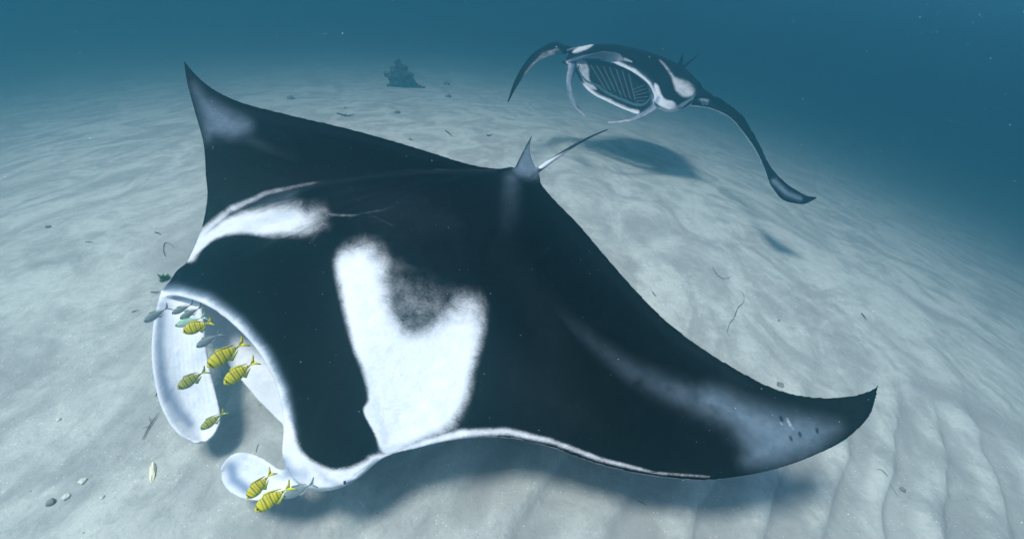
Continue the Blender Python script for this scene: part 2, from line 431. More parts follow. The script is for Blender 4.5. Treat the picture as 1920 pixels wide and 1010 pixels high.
def near_manta():
    Zn = lambda q: (q[0], q[1], H - NEAR_K * (H - q[2]))
    st = [
        # LE                 TE                dome  th   jaw               dep  mids
        ((344, 113, .83), (346, 114, .83), .000, .008, None, -.002, None),
        ((350, 148, .77), (372, 144, .78), .000, .014, None, -.004, None),
        ((364, 200, .70), (432, 183, .74), .004, .022, None, -.006, None),
        ((383, 268, .62), (540, 214, .70), .008, .034, None, -.008, None),
        ((388, 325, .55), (660, 242, .665), .012, .05, None, -.010, None),
        ((391, 372, .49), (780, 276, .635), .016, .07, None, -.012, None),
        ((382, 420, .43), (870, 304, .615), .03, .10, None, -.012, {3: (455, 398, .455), 2: (590, 350, .54), 1: (740, 318, .59)}),
        ((357, 482, .37), (935, 316, .605), .06, .16, None, -.012, {3: (435, 424, .475), 2: (560, 376, .56), 1: (735, 336, .605)}),
        ((322, 520, .37), (950, 314, .605), .08, .20, (322, 535, .33), .00, None),
        ((300, 551, .36), (958, 312, .605), .09, .22, (304, 580, .27), .03, None),
        ((330, 553, .385), (966, 314, .607), .11, .23, (335, 604, .21), .18, None),
        ((382, 568, .41), (974, 318, .61), .13, .24, (392, 640, .165), .30, None),
        ((440, 608, .425), (982, 322, .61), .14, .24, (432, 690, .145), .34, None),
        ((492, 668, .425), (990, 325, .61), .14, .24, (480, 747, .145), .30, None),
        ((522, 735, .41), (997, 328, .61), .13, .24, (512, 780, .16), .22, None),
        ((531, 800, .39), (1003, 331, .607), .115, .23, (531, 806, .20), .14, None),
        ((530, 862, .37), (1008, 334, .605), .10, .22, (532, 872, .27), .05, None),
        ((552, 898, .355), (1011, 337, .60), .09, .20, (556, 903, .29), .00, None),
        ((610, 913, .345), (1014, 341, .598), .08, .18, (612, 918, .29), -.01, None),
        ((662, 900, .345), (1018, 348, .595), .075, .16, (662, 902, .30), -.012, None),
        ((712, 858, .36), (1026, 358, .59), .07, .14, None, -.012, None),
        ((790, 833, .375), (1046, 380, .58), .06, .12, None, -.012, None),
        ((868, 817, .385), (1082, 416, .57), .04, .10, None, -.012, None),
        ((950, 815, .375), (1130, 472, .555), .03, .08, None, -.012, None),
        ((1032, 832, .37), (1188, 538, .54), .022, .066, None, -.010, None),
        ((1130, 866, .365), (1252, 602, .53), .016, .055, None, -.010, None),
        ((1230, 888, .365), (1316, 650, .525), .012, .045, None, -.008, None),
        ((1335, 895, .385), (1384, 692, .53), .008, .036, None, -.008, None),
        ((1440, 880, .425), (1452, 726, .54), .006, .028, None, -.006, None),
        ((1530, 850, .48), (1522, 742, .56), .004, .020, None, -.005, None),
        ((1600, 812, .55), (1592, 741, .60), .002, .014, None, -.004, None),
        ((1638, 768, .615), (1632, 730, .63), .001, .010, None, -.002, None),
        ((1651, 716, .66), (1650, 716, .66), .000, .008, None, -.001, None),
    ]
    st = [(Zn(r[0]), Zn(r[1]), r[2], r[3], r[4] and Zn(r[4]), r[5], {k: Zn(q) for k, q in (r[6] or {}).items()}) for r in st]
    solids = [manta_disc(st, (-.61, -.79, -.11))]
    # cephalic fins
    solids.append(paddle(
        [Zn(q) for q in [(304, 540, .37), (291, 590, .35), (285, 640, .32), (287, 695, .285), (300, 755, .245), (326, 804, .205), (358, 826, .175), (376, 829, .168)]],
        [Zn(q) for q in [(376, 566, .36), (382, 606, .33), (386, 650, .29), (395, 700, .25), (408, 750, .212), (413, 786, .185), (402, 812, .172), (384, 828, .166)]], .05, .015))
    solids.append(paddle(
        [Zn(q) for q in [(556, 876, .30), (524, 882, .285), (496, 862, .275), (466, 848, .262), (440, 849, .245), (423, 862, .228), (415, 882, .213)]],
        [Zn(q) for q in [(566, 908, .29), (538, 926, .27), (502, 937, .255), (470, 937, .24), (444, 930, .228), (426, 916, .216), (417, 896, .208)]], .035, .013))
    # tail
    a, b = near_z(1000, 326, .612), near_z(1139, 243, .60)
    pth = [a + (b - a) * t + np.array([0, 0, 0.03 * math.sin(math.pi * t)]) for t in np.linspace(-.05, 1, 40)]
    solids.append(closed_loft(tube_rings(pth, [0.011 * (1 - t) ** 1.2 + 0.0062 for t in np.linspace(0, 1, 40)], 10)))
    # dorsal fin: a low blade just ahead of the tail
    base_a, base_b, tip = near_z(962, 322, .605), near_z(1012, 330, .605), near_z(1001, 247, .70)
    G = np.zeros((24, 14, 3))
    for i, u in enumerate(np.linspace(-.12, 1, 24)):
        for j, v in enumerate(np.linspace(0, 1, 14)):
            fr = base_a + (tip - base_a) * u + (base_b - base_a) * (-.10 * math.sin(math.pi * max(0, u)) * 0.2)
            bk = base_b + (tip - base_b) * u + (base_a - base_b) * (.26 * math.sin(math.pi * max(0, u)))
            G[i, j] = fr * (1 - v) + bk * v
    solids.append(sheet_solid(G, lambda u, v: 0.013 * (0.5 + 0.5 * (4 * v * (1 - v)) ** .5) * (1.3 - 0.7 * u)))
    o = unite('manta_ray', solids, 0.0052, 8, SKIN)
    me = o.data; co, no = mesh_arrays(me); X, Y = to_px(co)
    vd = EYE - co; vd /= np.linalg.norm(vd, axis=1, keepdims=True)
    up = np.clip((no[:, 2] + 0.15) / 0.35, 0, 1)           # 1 on the back, 0 on the belly
    white = np.zeros(len(co)); blue = np.zeros(len(co)); shade = np.zeros(len(co))
    mx = lambda cur, new: np.maximum(cur, new)
    V_ = [(632, 488, 20), (652, 466, 36), (692, 462, 46), (714, 490, 46), (722, 535, 42), (734, 590, 38), (764, 626, 38), (798, 622, 40), (838, 588, 46), (876, 556, 50), (902, 572, 34),
          (902, 614, 26), (887, 690, 22), (866, 762, 26), (838, 802, 30), (788, 826, 24), (724, 852, 12), (703, 812, 5), (682, 770, 5), (692, 746, 9), (684, 700, 13), (668, 660, 13), (650, 600, 14), (638, 540, 17)]
    white = mx(white, patch(X, Y, V_, 13))
    white = white * (1 - .34 * stroke(X, Y, [(896, 552), (872, 610), (850, 680)], 36, 30, 1, .2)) * (1 - .25 * stroke(X, Y, [(672, 462), (690, 500)], 34, 30, 1, .1))
    white = mx(white, 0.30 * patch(X, Y, [(690, 480), (760, 500), (840, 540), (890, 570), (860, 620), (760, 640), (720, 600)], 70))
    white = mx(white, patch(X, Y, [(352, 492, 5), (368, 454, 8), (398, 428, 12), (440, 404, 14), (500, 392, 24), (552, 390, 40), (588, 404, 60), (580, 424, 56), (545, 436, 26), (500, 440, 14), (450, 436, 10), (408, 446, 9), (384, 462, 6)], 15))
    white = mx(white, stroke(X, Y, [(357, 480), (385, 432), (430, 394), (500, 362), (570, 346), (660, 330)], 11, 3, .95, .05))
    white = mx(white, stroke(X, Y, [(590, 402), (660, 404), (720, 393), (760, 378), (800, 363)], 4, 2.5, .30, .06))
    white = mx(white, stroke(X, Y, [(690, 400), (740, 425), (790, 440)], 3, 3, .2, .05))
    white = mx(white, .16 * stroke(X, Y, [(640, 330), (760, 318), (930, 319)], 4, 3, .6, 1))
    # pale wing patches, then sheen painted onto the black back
    blue = mx(blue, .62 * patch(X, Y, [(362, 158), (384, 180), (430, 206), (468, 226), (470, 246), (440, 258), (402, 254), (388, 262), (376, 216)], 26))
    blue = mx(blue, stroke(X, Y, [(440, 246), (510, 282), (580, 304)], 16, 10, .26, .03))
    blue = mx(blue, stroke(X, Y, [(1010, 540), (1060, 592), (1115, 645), (1180, 694), (1260, 732), (1330, 760)], 14, 34, .06, .42))
    blue = mx(blue, .62 * patch(X, Y, [(1290, 742), (1340, 728), (1400, 752), (1470, 772), (1540, 788), (1572, 800), (1556, 822), (1520, 850), (1450, 872), (1400, 868), (1395, 840), (1370, 800), (1320, 775)], 42))
    blue = mx(blue, .13 * patch(X, Y, [(610, 330), (760, 330), (900, 400), (880, 480), (740, 470), (620, 400)], 80) + .11 * patch(X, Y, [(900, 640), (1040, 640), (1120, 800), (900, 790)], 80))  # broad sheen of the black back, painted as paler skin
    blue = mx(blue, stroke(X, Y, [(500, 372), (600, 345), (700, 330), (800, 322), (930, 320)], 9, 7, .16, .10))  # sheen strokes along ridges and wing edges, also painted in
    blue = mx(blue, stroke(X, Y, [(930, 460), (990, 540), (1040, 640), (1060, 760)], 50, 60, .09, .10))
    blue = mx(blue, stroke(X, Y, [(958, 345), (900, 420), (800, 520)], 45, 70, .10, .10))
    blue = mx(blue, stroke(X, Y, [(1040, 400), (1140, 510), (1260, 630), (1400, 720)], 16, 14, .07, .10))
    blue = mx(blue, stroke(X, Y, [(480, 215), (640, 250), (820, 300)], 14, 10, .10, .07))
    blue = mx(blue, stroke(X, Y, [(430, 330), (560, 320), (700, 300)], 30, 24, .06, .04))
    blue = mx(blue, .30 * patch(X, Y, [(385, 440), (430, 402), (500, 368), (560, 354), (540, 382), (480, 388), (420, 416)], 14))
    for q in range(26):
        blue = mx(blue, .10 * stroke(X, Y, [(880 + 9 * q + rng.uniform(-8, 8), 800 + rng.uniform(-30, 0)), (905 + 10 * q, 690 + rng.uniform(-60, 60))], 1.6, 1.2, .3, .8))
    for q in range(40):
        qx, qy = rng.uniform(1000, 1350), rng.uniform(690, 850); blue = blue * (1 - .22 * stroke(X, Y, [(qx, qy), (qx + 3, qy + 2)], 6, 6))
    for qx, qy in ((1464, 784), (1531, 806), (1482, 820), (1499, 813)): blue = blue * (1 - .8 * stroke(X, Y, [(qx, qy - 2), (qx + 2, qy + 4)], 2.4, 2))
    white = mx(white, .35 * stroke(X, Y, [(1476, 785), (1482, 797)], 4, 3) + .3 * stroke(X, Y, [(1464, 792), (1466, 795)], 3, 3) + .3 * stroke(X, Y, [(1486, 801), (1488, 805)], 2.5, 2.5))
    blue = mx(blue, stroke(X, Y, [(960, 335), (957, 370), (950, 410), (945, 450)], 20, 34, .36, .08))
    blue = mx(blue, stroke(X, Y, [(975, 318), (1000, 322)], 17, 17, .6, .6))
    # lip, head and leading-edge white
    lip = [(300, 556), (332, 557), (382, 571), (438, 611), (488, 670), (518, 735), (530, 800), (536, 860)]
    white = mx(white, stroke(X, Y, lip, 13, 17, .95, 1))
    d, par = seg_dist(X, Y, lip, False)
    blue = mx(blue, np.exp(-((d - 10) / 15) ** 2) * .85)
    head = [(520, 780), (545, 790), (560, 838), (590, 868), (640, 880), (690, 862), (712, 850), (716, 870), (660, 930), (560, 930), (515, 930)]
    white = mx(white, patch(X, Y, head, 11))
    rim = [(700, 866), (740, 853), (800, 829), (868, 812), (950, 808), (1032, 826), (1130, 862), (1230, 886), (1330, 893)]
    white = mx(white, stroke(X, Y, rim, 13, 2.5, 1.0, .35))
    notch = stroke(X, Y, [(588, 868), (650, 876), (708, 853)], 7, 7, 1, 1) * 0
    white = white * (up) + (1 - up) * np.where(X < 760, 1.0, .9); blue = blue * up
    # cephalic fins and the mouth lining: white all round
    fin_r = [(280, 560), (340, 560), (380, 574), (436, 614), (486, 672), (514, 735), (528, 800), (532, 860), (532, 940), (400, 945), (400, 835), (360, 840), (280, 780)]
    m_in = patch(X, Y, fin_r, 4); white = mx(white, m_in)
    # slate smudges along the fins' outer borders and the lip corner, then painted edge shadow
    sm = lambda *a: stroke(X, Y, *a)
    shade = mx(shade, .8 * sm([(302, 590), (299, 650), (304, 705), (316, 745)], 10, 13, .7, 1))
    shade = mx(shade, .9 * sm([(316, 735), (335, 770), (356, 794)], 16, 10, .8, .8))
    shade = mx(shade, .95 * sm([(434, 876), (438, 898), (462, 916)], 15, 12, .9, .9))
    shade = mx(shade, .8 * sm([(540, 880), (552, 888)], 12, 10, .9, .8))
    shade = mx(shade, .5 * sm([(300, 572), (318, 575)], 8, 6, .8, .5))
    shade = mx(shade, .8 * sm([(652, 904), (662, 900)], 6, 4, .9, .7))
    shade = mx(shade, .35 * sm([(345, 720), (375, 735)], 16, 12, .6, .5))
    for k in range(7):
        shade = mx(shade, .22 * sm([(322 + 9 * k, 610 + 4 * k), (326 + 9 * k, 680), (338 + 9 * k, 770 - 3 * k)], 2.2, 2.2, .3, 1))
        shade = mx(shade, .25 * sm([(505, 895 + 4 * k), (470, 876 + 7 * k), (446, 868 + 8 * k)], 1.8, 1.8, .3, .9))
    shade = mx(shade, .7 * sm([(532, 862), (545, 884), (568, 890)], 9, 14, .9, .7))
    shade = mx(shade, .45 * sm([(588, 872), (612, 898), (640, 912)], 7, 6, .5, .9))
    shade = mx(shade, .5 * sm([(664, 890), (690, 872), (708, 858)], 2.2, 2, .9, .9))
    shade = mx(shade, .45 * sm([(696, 838), (716, 846), (770, 832), (830, 812)], 9, 6, .9, .6))  # bluish shadow painted along the shoulder patch's lower edges
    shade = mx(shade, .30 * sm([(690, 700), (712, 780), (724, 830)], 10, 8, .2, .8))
    # dark leading border of the dorsal fin and grey tail
    df = patch(X, Y, [(968, 312), (1000, 252), (1010, 300), (1008, 322)], 5)
    blue = np.where(Y < 326, mx(blue, df * .62), blue); blue = blue * (1 - .85 * stroke(X, Y, [(966, 308), (982, 278), (1000, 248)], 5, 3) * (X > 960) * (Y < 312))
    tl = [(1012, 308), (1060, 284), (1100, 262), (1136, 243)]
    d, par = seg_dist(X, Y, tl, False); ontail = (d < 9) & (X > 1010) & (Y < 316)
    cy_ = np.interp(X, [p_[0] for p_ in tl], [p_[1] for p_ in tl])
    white = np.where(ontail, np.clip((Y - cy_ + 1.5) / 3, 0, 1) * np.clip(1.25 - 1.6 * par, 0, .9), white)  # white underside of the tail, with its lit highlight painted in
    blue = np.where(ontail, .25, blue)
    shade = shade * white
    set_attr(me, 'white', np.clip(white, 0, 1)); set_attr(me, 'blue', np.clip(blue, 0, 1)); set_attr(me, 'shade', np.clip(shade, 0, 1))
    tag(o, 'large black manta ray with white shoulder patches gliding close over the sand, mouth open', 'manta ray', 'manta rays')
    eyeball(o, on_skin(o, 646, 903), .0085, None); eyeball(o, near_z(309, 549, .335), .0125, None)
    return o

near = near_manta()

FAR_K = 1.21
def far_z(px, py, z):
    return near_z(px, py, H - FAR_K * (H - z))

def far_manta():
    st = [
        ((952, 189, .50), (954, 190, .50), .000, .012, None, -.004, None),
        ((961, 161, .54), (967, 166, .53), .000, .020, None, -.006, None),
        ((979, 125, .59), (989, 136, .57), .000, .028, None, -.008, None),
        ((1010, 92, .635), (1022, 108, .62), .000, .036, None, -.008, None),
        ((1048, 80, .655), (1075, 92, .66), .002, .05, None, -.008, None),
        ((1066, 100, .61), (1105, 84, .70), .03, .09, None, -.010, None),
        ((1058, 115, .585), (1125, 84, .71), .05, .12, (1060, 122, .56), .00, None),
        ((1068, 117, .58), (1150, 84, .715), .06, .14, (1076, 132, .53), .02, None),
        ((1092, 108, .595), (1175, 88, .715), .07, .16, (1094, 160, .44), .20, None),
        ((1122, 107, .60), (1205, 95, .715), .07, .16, (1112, 177, .41), .34, None),
        ((1156, 117, .595), (1232, 104, .71), .07, .16, (1146, 194, .39), .38, None),
        ((1190, 134, .58), (1256, 114, .70), .07, .16, (1178, 208, .38), .36, None),
        ((1216, 155, .555), (1275, 124, .69), .06, .16, (1196, 213, .385), .26, None),
        ((1226, 176, .53), (1288, 134, .675), .05, .15, (1212, 206, .42), .14, None),
        ((1230, 194, .50), (1298, 144, .66), .04, .14, (1230, 202, .46), .03, None),
        ((1252, 205, .48), (1306, 152, .645), .03, .12, (1252, 209, .45), -.01, None),
        ((1276, 203, .485), (1314, 160, .635), .03, .10, None, -.01, None),
        ((1292, 196, .50), (1326, 170, .62), .02, .07, None, -.01, None),
        ((1326, 200, .505), (1352, 184, .60), .01, .05, None, -.008, None),
        ((1362, 214, .505), (1384, 206, .575), .006, .04, None, -.008, None),
        ((1394, 246, .495), (1410, 242, .54), .002, .036, None, -.010, None),
        ((1421, 285, .475), (1431, 282, .50), .000, .032, None, -.010, None),
        ((1436, 318, .462), (1446, 312, .478), .000, .028, None, -.010, None),
        ((1449, 350, .45), (1467, 336, .466), .000, .022, None, -.008, None),
        ((1475, 376, .45), (1490, 354, .46), .000, .018, None, -.006, None),
        ((1505, 381, .455), (1512, 366, .46), .000, .014, None, -.005, None),
        ((1531, 371, .465), (1532, 368, .465), .000, .010, None, -.004, None),
    ]
    Z = lambda q: (q[0], q[1], H - FAR_K * (H - q[2]))
    for i in range(4, 17):                              # the back runs on out of sight behind its crest
        LE, TE, dome, th, jaw, dep, _ = st[i]; w = math.sin(math.pi * (i - 3) / 14)
        mid = {3: Z((LE[0] * .45 + TE[0] * .55, LE[1] * .45 + TE[1] * .55, LE[2] * .42 + TE[2] * .58 + .02)), 2: Z(TE), 1: Z((TE[0] + 4 * w, TE[1] + 3.5 * w, TE[2] - .12 * w))}
        st[i] = (LE, (TE[0] + 9 * w, TE[1] + 9 * w, TE[2] - .27 * w), 0, th, jaw, dep, mid)
    st = [((*r[0][:2], H - FAR_K * (H - r[0][2])), (*r[1][:2], H - FAR_K * (H - r[1][2])), r[2] * FAR_K, r[3] * FAR_K, r[4] and (*r[4][:2], H - FAR_K * (H - r[4][2])), r[5], r[6]) for r in st]
    solids = [manta_disc(st, (-.45, -.87, -.05), NS=200)]
    def horn(left, right, bow, th):
        k = lambda L: [(x, y, H - FAR_K * (H - z)) for x, y, z in L]
        solids.append(paddle(k(left), k(right), bow, th, 30, 10))
    horn([(1068, 116, .575), (1062, 140, .54), (1062, 165, .50), (1069, 188, .46), (1082, 206, .43), (1096, 218, .41)],
         [(1088, 118, .575), (1076, 142, .54), (1072, 165, .50), (1077, 186, .46), (1087, 202, .43), (1099, 217, .41)], .03, .010)
    horn([(1228, 176, .52), (1222, 194, .48), (1204, 210, .45), (1182, 222, .43), (1160, 227, .42), (1138, 229, .41)],
         [(1242, 186, .51), (1234, 202, .47), (1212, 217, .44), (1186, 227, .425), (1162, 231, .415), (1139, 231, .41)], .03, .010)
    # dorsal fin and tail whip behind the back
    base = far_z(1275, 122, .69); tip = base + np.array([.0, .03, .13])
    pth = [base + (tip - base) * t for t in np.linspace(-.2, 1, 14)]
    solids.append(closed_loft(tube_rings(pth, [.03 * (1 - t) + .008 for t in np.linspace(0, 1, 14)], 8, .4)))
    a = far_z(1282, 126, .68); b = a + np.array([.35, .75, .02])
    pth = [a + (b - a) * t for t in np.linspace(-.05, 1, 30)]
    solids.append(closed_loft(tube_rings(pth, [.016 * (1 - t) + .008 for t in np.linspace(0, 1, 30)], 8)))
    o = unite('manta_ray', solids, 0.0065, 4, SKIN)
    me = o.data; co, no = mesh_arrays(me); X, Y = to_px(co)
    up = np.clip((no[:, 2] + 0.1) / 0.3, 0, 1)
    white = np.zeros(len(co)); blue = np.zeros(len(co)); shade = np.zeros(len(co)); mx = np.maximum
    lip = [(1064, 117), (1080, 112), (1094, 108), (1122, 107), (1156, 117), (1190, 134), (1215, 155), (1226, 176), (1230, 192)]
    white = mx(white, stroke(X, Y, lip, 2.8, 5, 1, 1))
    blue = mx(blue, stroke(X, Y, lip, 4.5, 9, .45, .9))
    white = mx(white, patch(X, Y, [(1074, 94), (1090, 86), (1112, 83), (1106, 90), (1092, 96), (1076, 100)], 4) * .8)
    white = mx(white, patch(X, Y, [(1236, 112, 4), (1250, 124, 5), (1266, 144, 6), (1288, 152, 9), (1302, 168, 9), (1302, 181, 7), (1282, 183, 5), (1266, 168, 5), (1257, 142, 5)], 6) * .6)
    white = mx(white, patch(X, Y, [(1226, 160), (1234, 160), (1244, 184), (1262, 190), (1270, 204), (1254, 208), (1234, 200)], 4) * .85)
    white = mx(white, stroke(X, Y, [(1172, 111), (1184, 116)], 3, 2, .8, .8))
    white = white * up + (1 - up) * .85; blue = blue * up
    # inside of the mouth: dark throat, pale cheek on one side, white jaw
    mouth = [(1100, 120), (1122, 116), (1156, 127), (1188, 143), (1210, 162), (1218, 182), (1213, 197), (1180, 195), (1150, 180), (1120, 168), (1104, 148)]
    thr = patch(X, Y, mouth, 3)
    dfw = (co - EYE); dist = np.linalg.norm(dfw, axis=1)
    white = white * (1 - thr * (1 - np.clip(stroke(X, Y, lip, 5, 5), 0, 1)) * .95)
    blue = mx(blue * (1 - thr), thr * .12)
    jaw = [(1096, 162), (1112, 178), (1146, 195), (1178, 209), (1194, 212)]
    white = mx(white, stroke(X, Y, jaw, 7, 6, 1, 1))
    # cephalic fins: slate outside, white rim
    face = np.einsum('ij,ij->i', no, (EYE - co)) > 0
    edge, _ = seg_dist(X, Y, [(952, 190), (962, 160), (981, 124), (1011, 92), (1048, 80), (1066, 98)], False)
    lw = (X < 1062) & face & (Y < 200) & (Y > 84)
    white = np.where(lw, np.clip((edge - 5) / 16, 0, .34) * np.clip((1070 - X) / 16, 0, 1), white)
    blue = mx(blue, .8 * stroke(X, Y, [(1452, 340), (1475, 362), (1500, 372)], 7, 6, .8, .7))
    white = mx(white, .6 * patch(X, Y, [(1080, 116), (1096, 112), (1104, 128), (1106, 150), (1120, 168), (1102, 166), (1088, 140)], 4))
    for ln in ([(1070, 120), (1065, 150), (1070, 180), (1080, 204), (1097, 218)], [(1236, 184), (1226, 202), (1206, 215), (1182, 225), (1138, 230)]):
        white = mx(white, .5 * stroke(X, Y, ln, 7, 6))
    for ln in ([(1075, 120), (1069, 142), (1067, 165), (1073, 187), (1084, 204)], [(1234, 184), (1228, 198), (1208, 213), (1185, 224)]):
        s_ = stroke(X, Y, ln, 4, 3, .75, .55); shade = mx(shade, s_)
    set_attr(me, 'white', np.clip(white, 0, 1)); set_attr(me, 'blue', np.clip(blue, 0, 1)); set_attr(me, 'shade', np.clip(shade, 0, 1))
    tag(o, 'smaller hazy manta ray farther away facing the camera with wide open mouth', 'manta ray', 'manta rays')
    eyeball(o, far_z(1258, 207, .46), .018, None); eyeball(o, far_z(1057, 117, .57), .02, None)
    # gill rakers: pale ridges fanning across the dark throat
    gm = plain_mat('gill_raker_grey', (0.055, 0.075, 0.095), .7, .1)
    ribs = [((1106 + 12 * k, 120 + 1.5 * k + .9 * max(0, k - 3) ** 1.6), (1140 + 8.5 * k, 176 + 2.2 * k)) for k in range(7)]
    ribs += [((1184 + 2 * k, 170 + 5 * k), (1215 - abs(k - 2.5), 158 + 8 * k)) for k in range(6)]
    for p0, p1 in ribs:
        pts = []
        for t in np.linspace(0.04, 1, 9):
            d = ray(p0[0] + (p1[0] - p0[0]) * t, p0[1] + (p1[1] - p0[1]) * t); d = d / np.linalg.norm(d)
            ok, loc, nrm, _ = o.ray_cast(Vector(EYE), Vector(d))
            if ok: pts.append(np.array(loc) - d * .006)
        if len(pts) < 5: continue
        pts = np.array(pts); pts[1:-1] = (pts[:-2] + 2 * pts[1:-1] + pts[2:]) / 4
        v, f = closed_loft(tube_rings(pts, [.0085] * len(pts), 6)); mesh_obj('gill_raker', v, f, gm, o)
    return o

far = far_manta()

# ------------------------------------------------------------------ fish
def fish_mesh(name, depth, stripes, seed, bend=0.0):
    """x runs tail (0) to snout (1), z up. One skin with forked tail and fins; colour drawn per vertex."""
    r_ = random.Random(seed)
    NX, NR = 64, 22
    def top(x): return np.interp(x, [0, .08, .16, .28, .45, .62, .78, .90, .97, 1], [.030, .030, .055, .15, .235, .27, .245, .165, .075, .012]) * depth / .5
    def bot(x): return -np.interp(x, [0, .08, .16, .28, .45, .62, .78, .90, .97, 1], [.030, .030, .050, .125, .205, .25, .22, .145, .07, .012]) * depth / .5
    x_ = np.concatenate([np.linspace(.0, .9, NX - 14, endpoint=False), np.linspace(.9, 1, 14)])
    k = np.ones(5) / 5
    tp = np.convolve(np.pad(top(x_), 2, 'edge'), k, 'valid'); bt = np.convolve(np.pad(bot(x_), 2, 'edge'), k, 'valid')
    rings = []
    for x, a, b in zip(x_, tp, bt):
        c, h = (a + b) / 2, (a - b) / 2
        w = h * np.interp(x, [0, .15, .5, .8, 1], [.35, .30, .36, .48, .6])
        rings.append([(.16 + .84 * x, w * math.cos(q) * (1 if abs(math.cos(q)) > .2 else 1), c + h * math.sin(q)) for q in np.linspace(0, 2 * math.pi, NR, endpoint=False)])
    V, Fc = closed_loft(np.array(rings))
    def fin(outline, yoff=0, splay=0.0):
        o = len(V); n = len(outline); cx = sum(p[0] for p in outline) / n; cz = sum(p[1] for p in outline) / n
        for s in (1, -1):
            for x, z in outline: V.append((x, yoff + s * .0025 + splay * (cx - x), z))
            V.append((cx, yoff + s * .006 + 0, cz))
        a, b = o, o + n + 1
        for i in range(n):
            j = (i + 1) % n
            Fc.append((a + i, a + j, a + n)); Fc.append((b + j, b + i, b + n)); Fc.append((a + j, a + i, b + i, b + j))
    dz = depth
    fin([(.20, .025), (.13, .07 * dz / .36), (.03, .165), (-.01, .19), (.0, .14), (.05, .055), (.085, .0), (.14, 0.0)])
    fin([(.20, -.025), (.14, 0), (.085, 0), (.05, -.055), (.0, -.13), (-.01, -.18), (.03, -.155), (.13, -.065 * dz / .36)])
    fin([(.72, .24 * dz / .5), (.64, .345 * dz / .5), (.56, .31 * dz / .5), (.44, .26 * dz / .5), (.30, .165 * dz / .5), (.24, .10 * dz / .5), (.4, .12)])
    fin([(.56, -.22 * dz / .5), (.50, -.33 * dz / .5), (.44, -.27 * dz / .5), (.30, -.15 * dz / .5), (.24, -.085 * dz / .5), (.4, -.10)])
    fin([(.70, -.02), (.60, -.01), (.50, -.07), (.52, -.10), (.62, -.075)], yoff=.36 * dz * .27, splay=-.25)
    me = bpy.data.meshes.new(name); me.from_pydata([tuple(map(float, v)) for v in V], [], Fc); me.update()
    bm = bmesh.new(); bm.from_mesh(me); bmesh.ops.recalc_face_normals(bm, faces=bm.faces); bm.to_mesh(me); bm.free()
    me.polygons.foreach_set('use_smooth', [True] * len(me.polygons))
    for v in me.vertices: v.co.y += bend * max(0, .75 - v.co.x) ** 2
    dark, tipd = [], []
    pos = [p + r_.uniform(-.012, .012) for p in (.90, .80, .715, .635, .56, .49, .425, .36, .30, .245)] if stripes else []
    for v in me.vertices:
        x, y, z = v.co; d = 0
        for i, p in enumerate(pos):
            xx = x + .045 * (z / .25) * (-1 if p > .8 else 1) - .02 * (z / .25) ** 2 + .008 * math.sin(9 * z + i)
            w = .016 if i % 2 == 0 else .009
            ln = 1 if i % 2 == 0 else .8
            d = max(d, math.exp(-((xx - p) / w) ** 2) * ln * (1 if z > -.14 * depth / .4 else max(0, 1 + (z + .14 * depth / .4) * 14)))
        dark.append(d); tipd.append(1.0 if (x < .012 and abs(z) > .16) else 0.0)
    set_attr(me, 'stripe', dark); set_attr(me, 'tip', tipd)
    return me

def fish_material(name, back, flank, belly):
    m, n, l, b = new_mat(name)
    def attr(nm):
        a = n.new('ShaderNodeAttribute'); a.attribute_name = nm; return a.outputs['Fac']
    tc = n.new('ShaderNodeTexCoord').outputs['Object']
    sp = n.new('ShaderNodeSeparateXYZ'); l.new(tc, sp.inputs[0])
    f = noise_n(n, l, tc, 14, 4, .6)
    zz = math_n(n, l, 'ADD', sp.outputs['Z'], math_n(n, l, 'MULTIPLY', math_n(n, l, 'SUBTRACT', f, .5), .12))
    c = mixc(n, l, ramp(n, l, zz, -.18, -.02), belly, flank); c = mixc(n, l, ramp(n, l, zz, .02, .17), c, back)
    c = mixc(n, l, math_n(n, l, 'MULTIPLY', attr('stripe'), .96), c, (.022, .028, .010)); c = mixc(n, l, attr('tip'), c, (.01, .012, .015))
    l.new(c, b.inputs['Base Color']); b.inputs['Roughness'].default_value = .42; b.inputs['Specular IOR Level'].default_value = .35
    bp = n.new('ShaderNodeBump'); bp.inputs['Strength'].default_value = .25; bp.inputs['Distance'].default_value = .01
    v = n.new('ShaderNodeTexVoronoi'); v.inputs['Scale'].default_value = 42; l.new(tc, v.inputs['Vector'])
    l.new(v.outputs['Distance'], bp.inputs['Height']); l.new(bp.outputs[0], b.inputs['Normal'])
    return m

YM = fish_material('golden_fish_skin', (.50, .46, .02), (.70, .63, .02), (.44, .53, .05))
YP = fish_material('olive_fish_skin', (.30, .33, .08), (.42, .44, .09), (.36, .43, .12))
GM = fish_material('silver_fish_skin', (.14, .21, .21), (.22, .27, .28), (.36, .41, .42))
GG = fish_material('green_fish_skin', (.12, .38, .20), (.42, .60, .50), (.60, .68, .66))
yellow_me = [fish_mesh('golden_fish', d, True, i + 1, b) for i, (d, b) in enumerate(((.385, .22), (.35, -.20), (.37, .05), (.36, .30), (.32, -.05), (.39, -.25), (.35, .16)))]
silver_me = [fish_mesh('silver_fish', d, False, i + 9, b) for i, (d, b) in enumerate(((.29, .2), (.27, -.15), (.26, .1), (.25, -.2), (.30, .15), (.30, 0)))]
fe = bmesh.new(); bmesh.ops.create_uvsphere(fe, u_segments=12, v_segments=8, radius=.022)
eye_me = bpy.data.meshes.new('eye'); fe.to_mesh(eye_me); fe.free(); eye_me.materials.append(EYE_MAT)

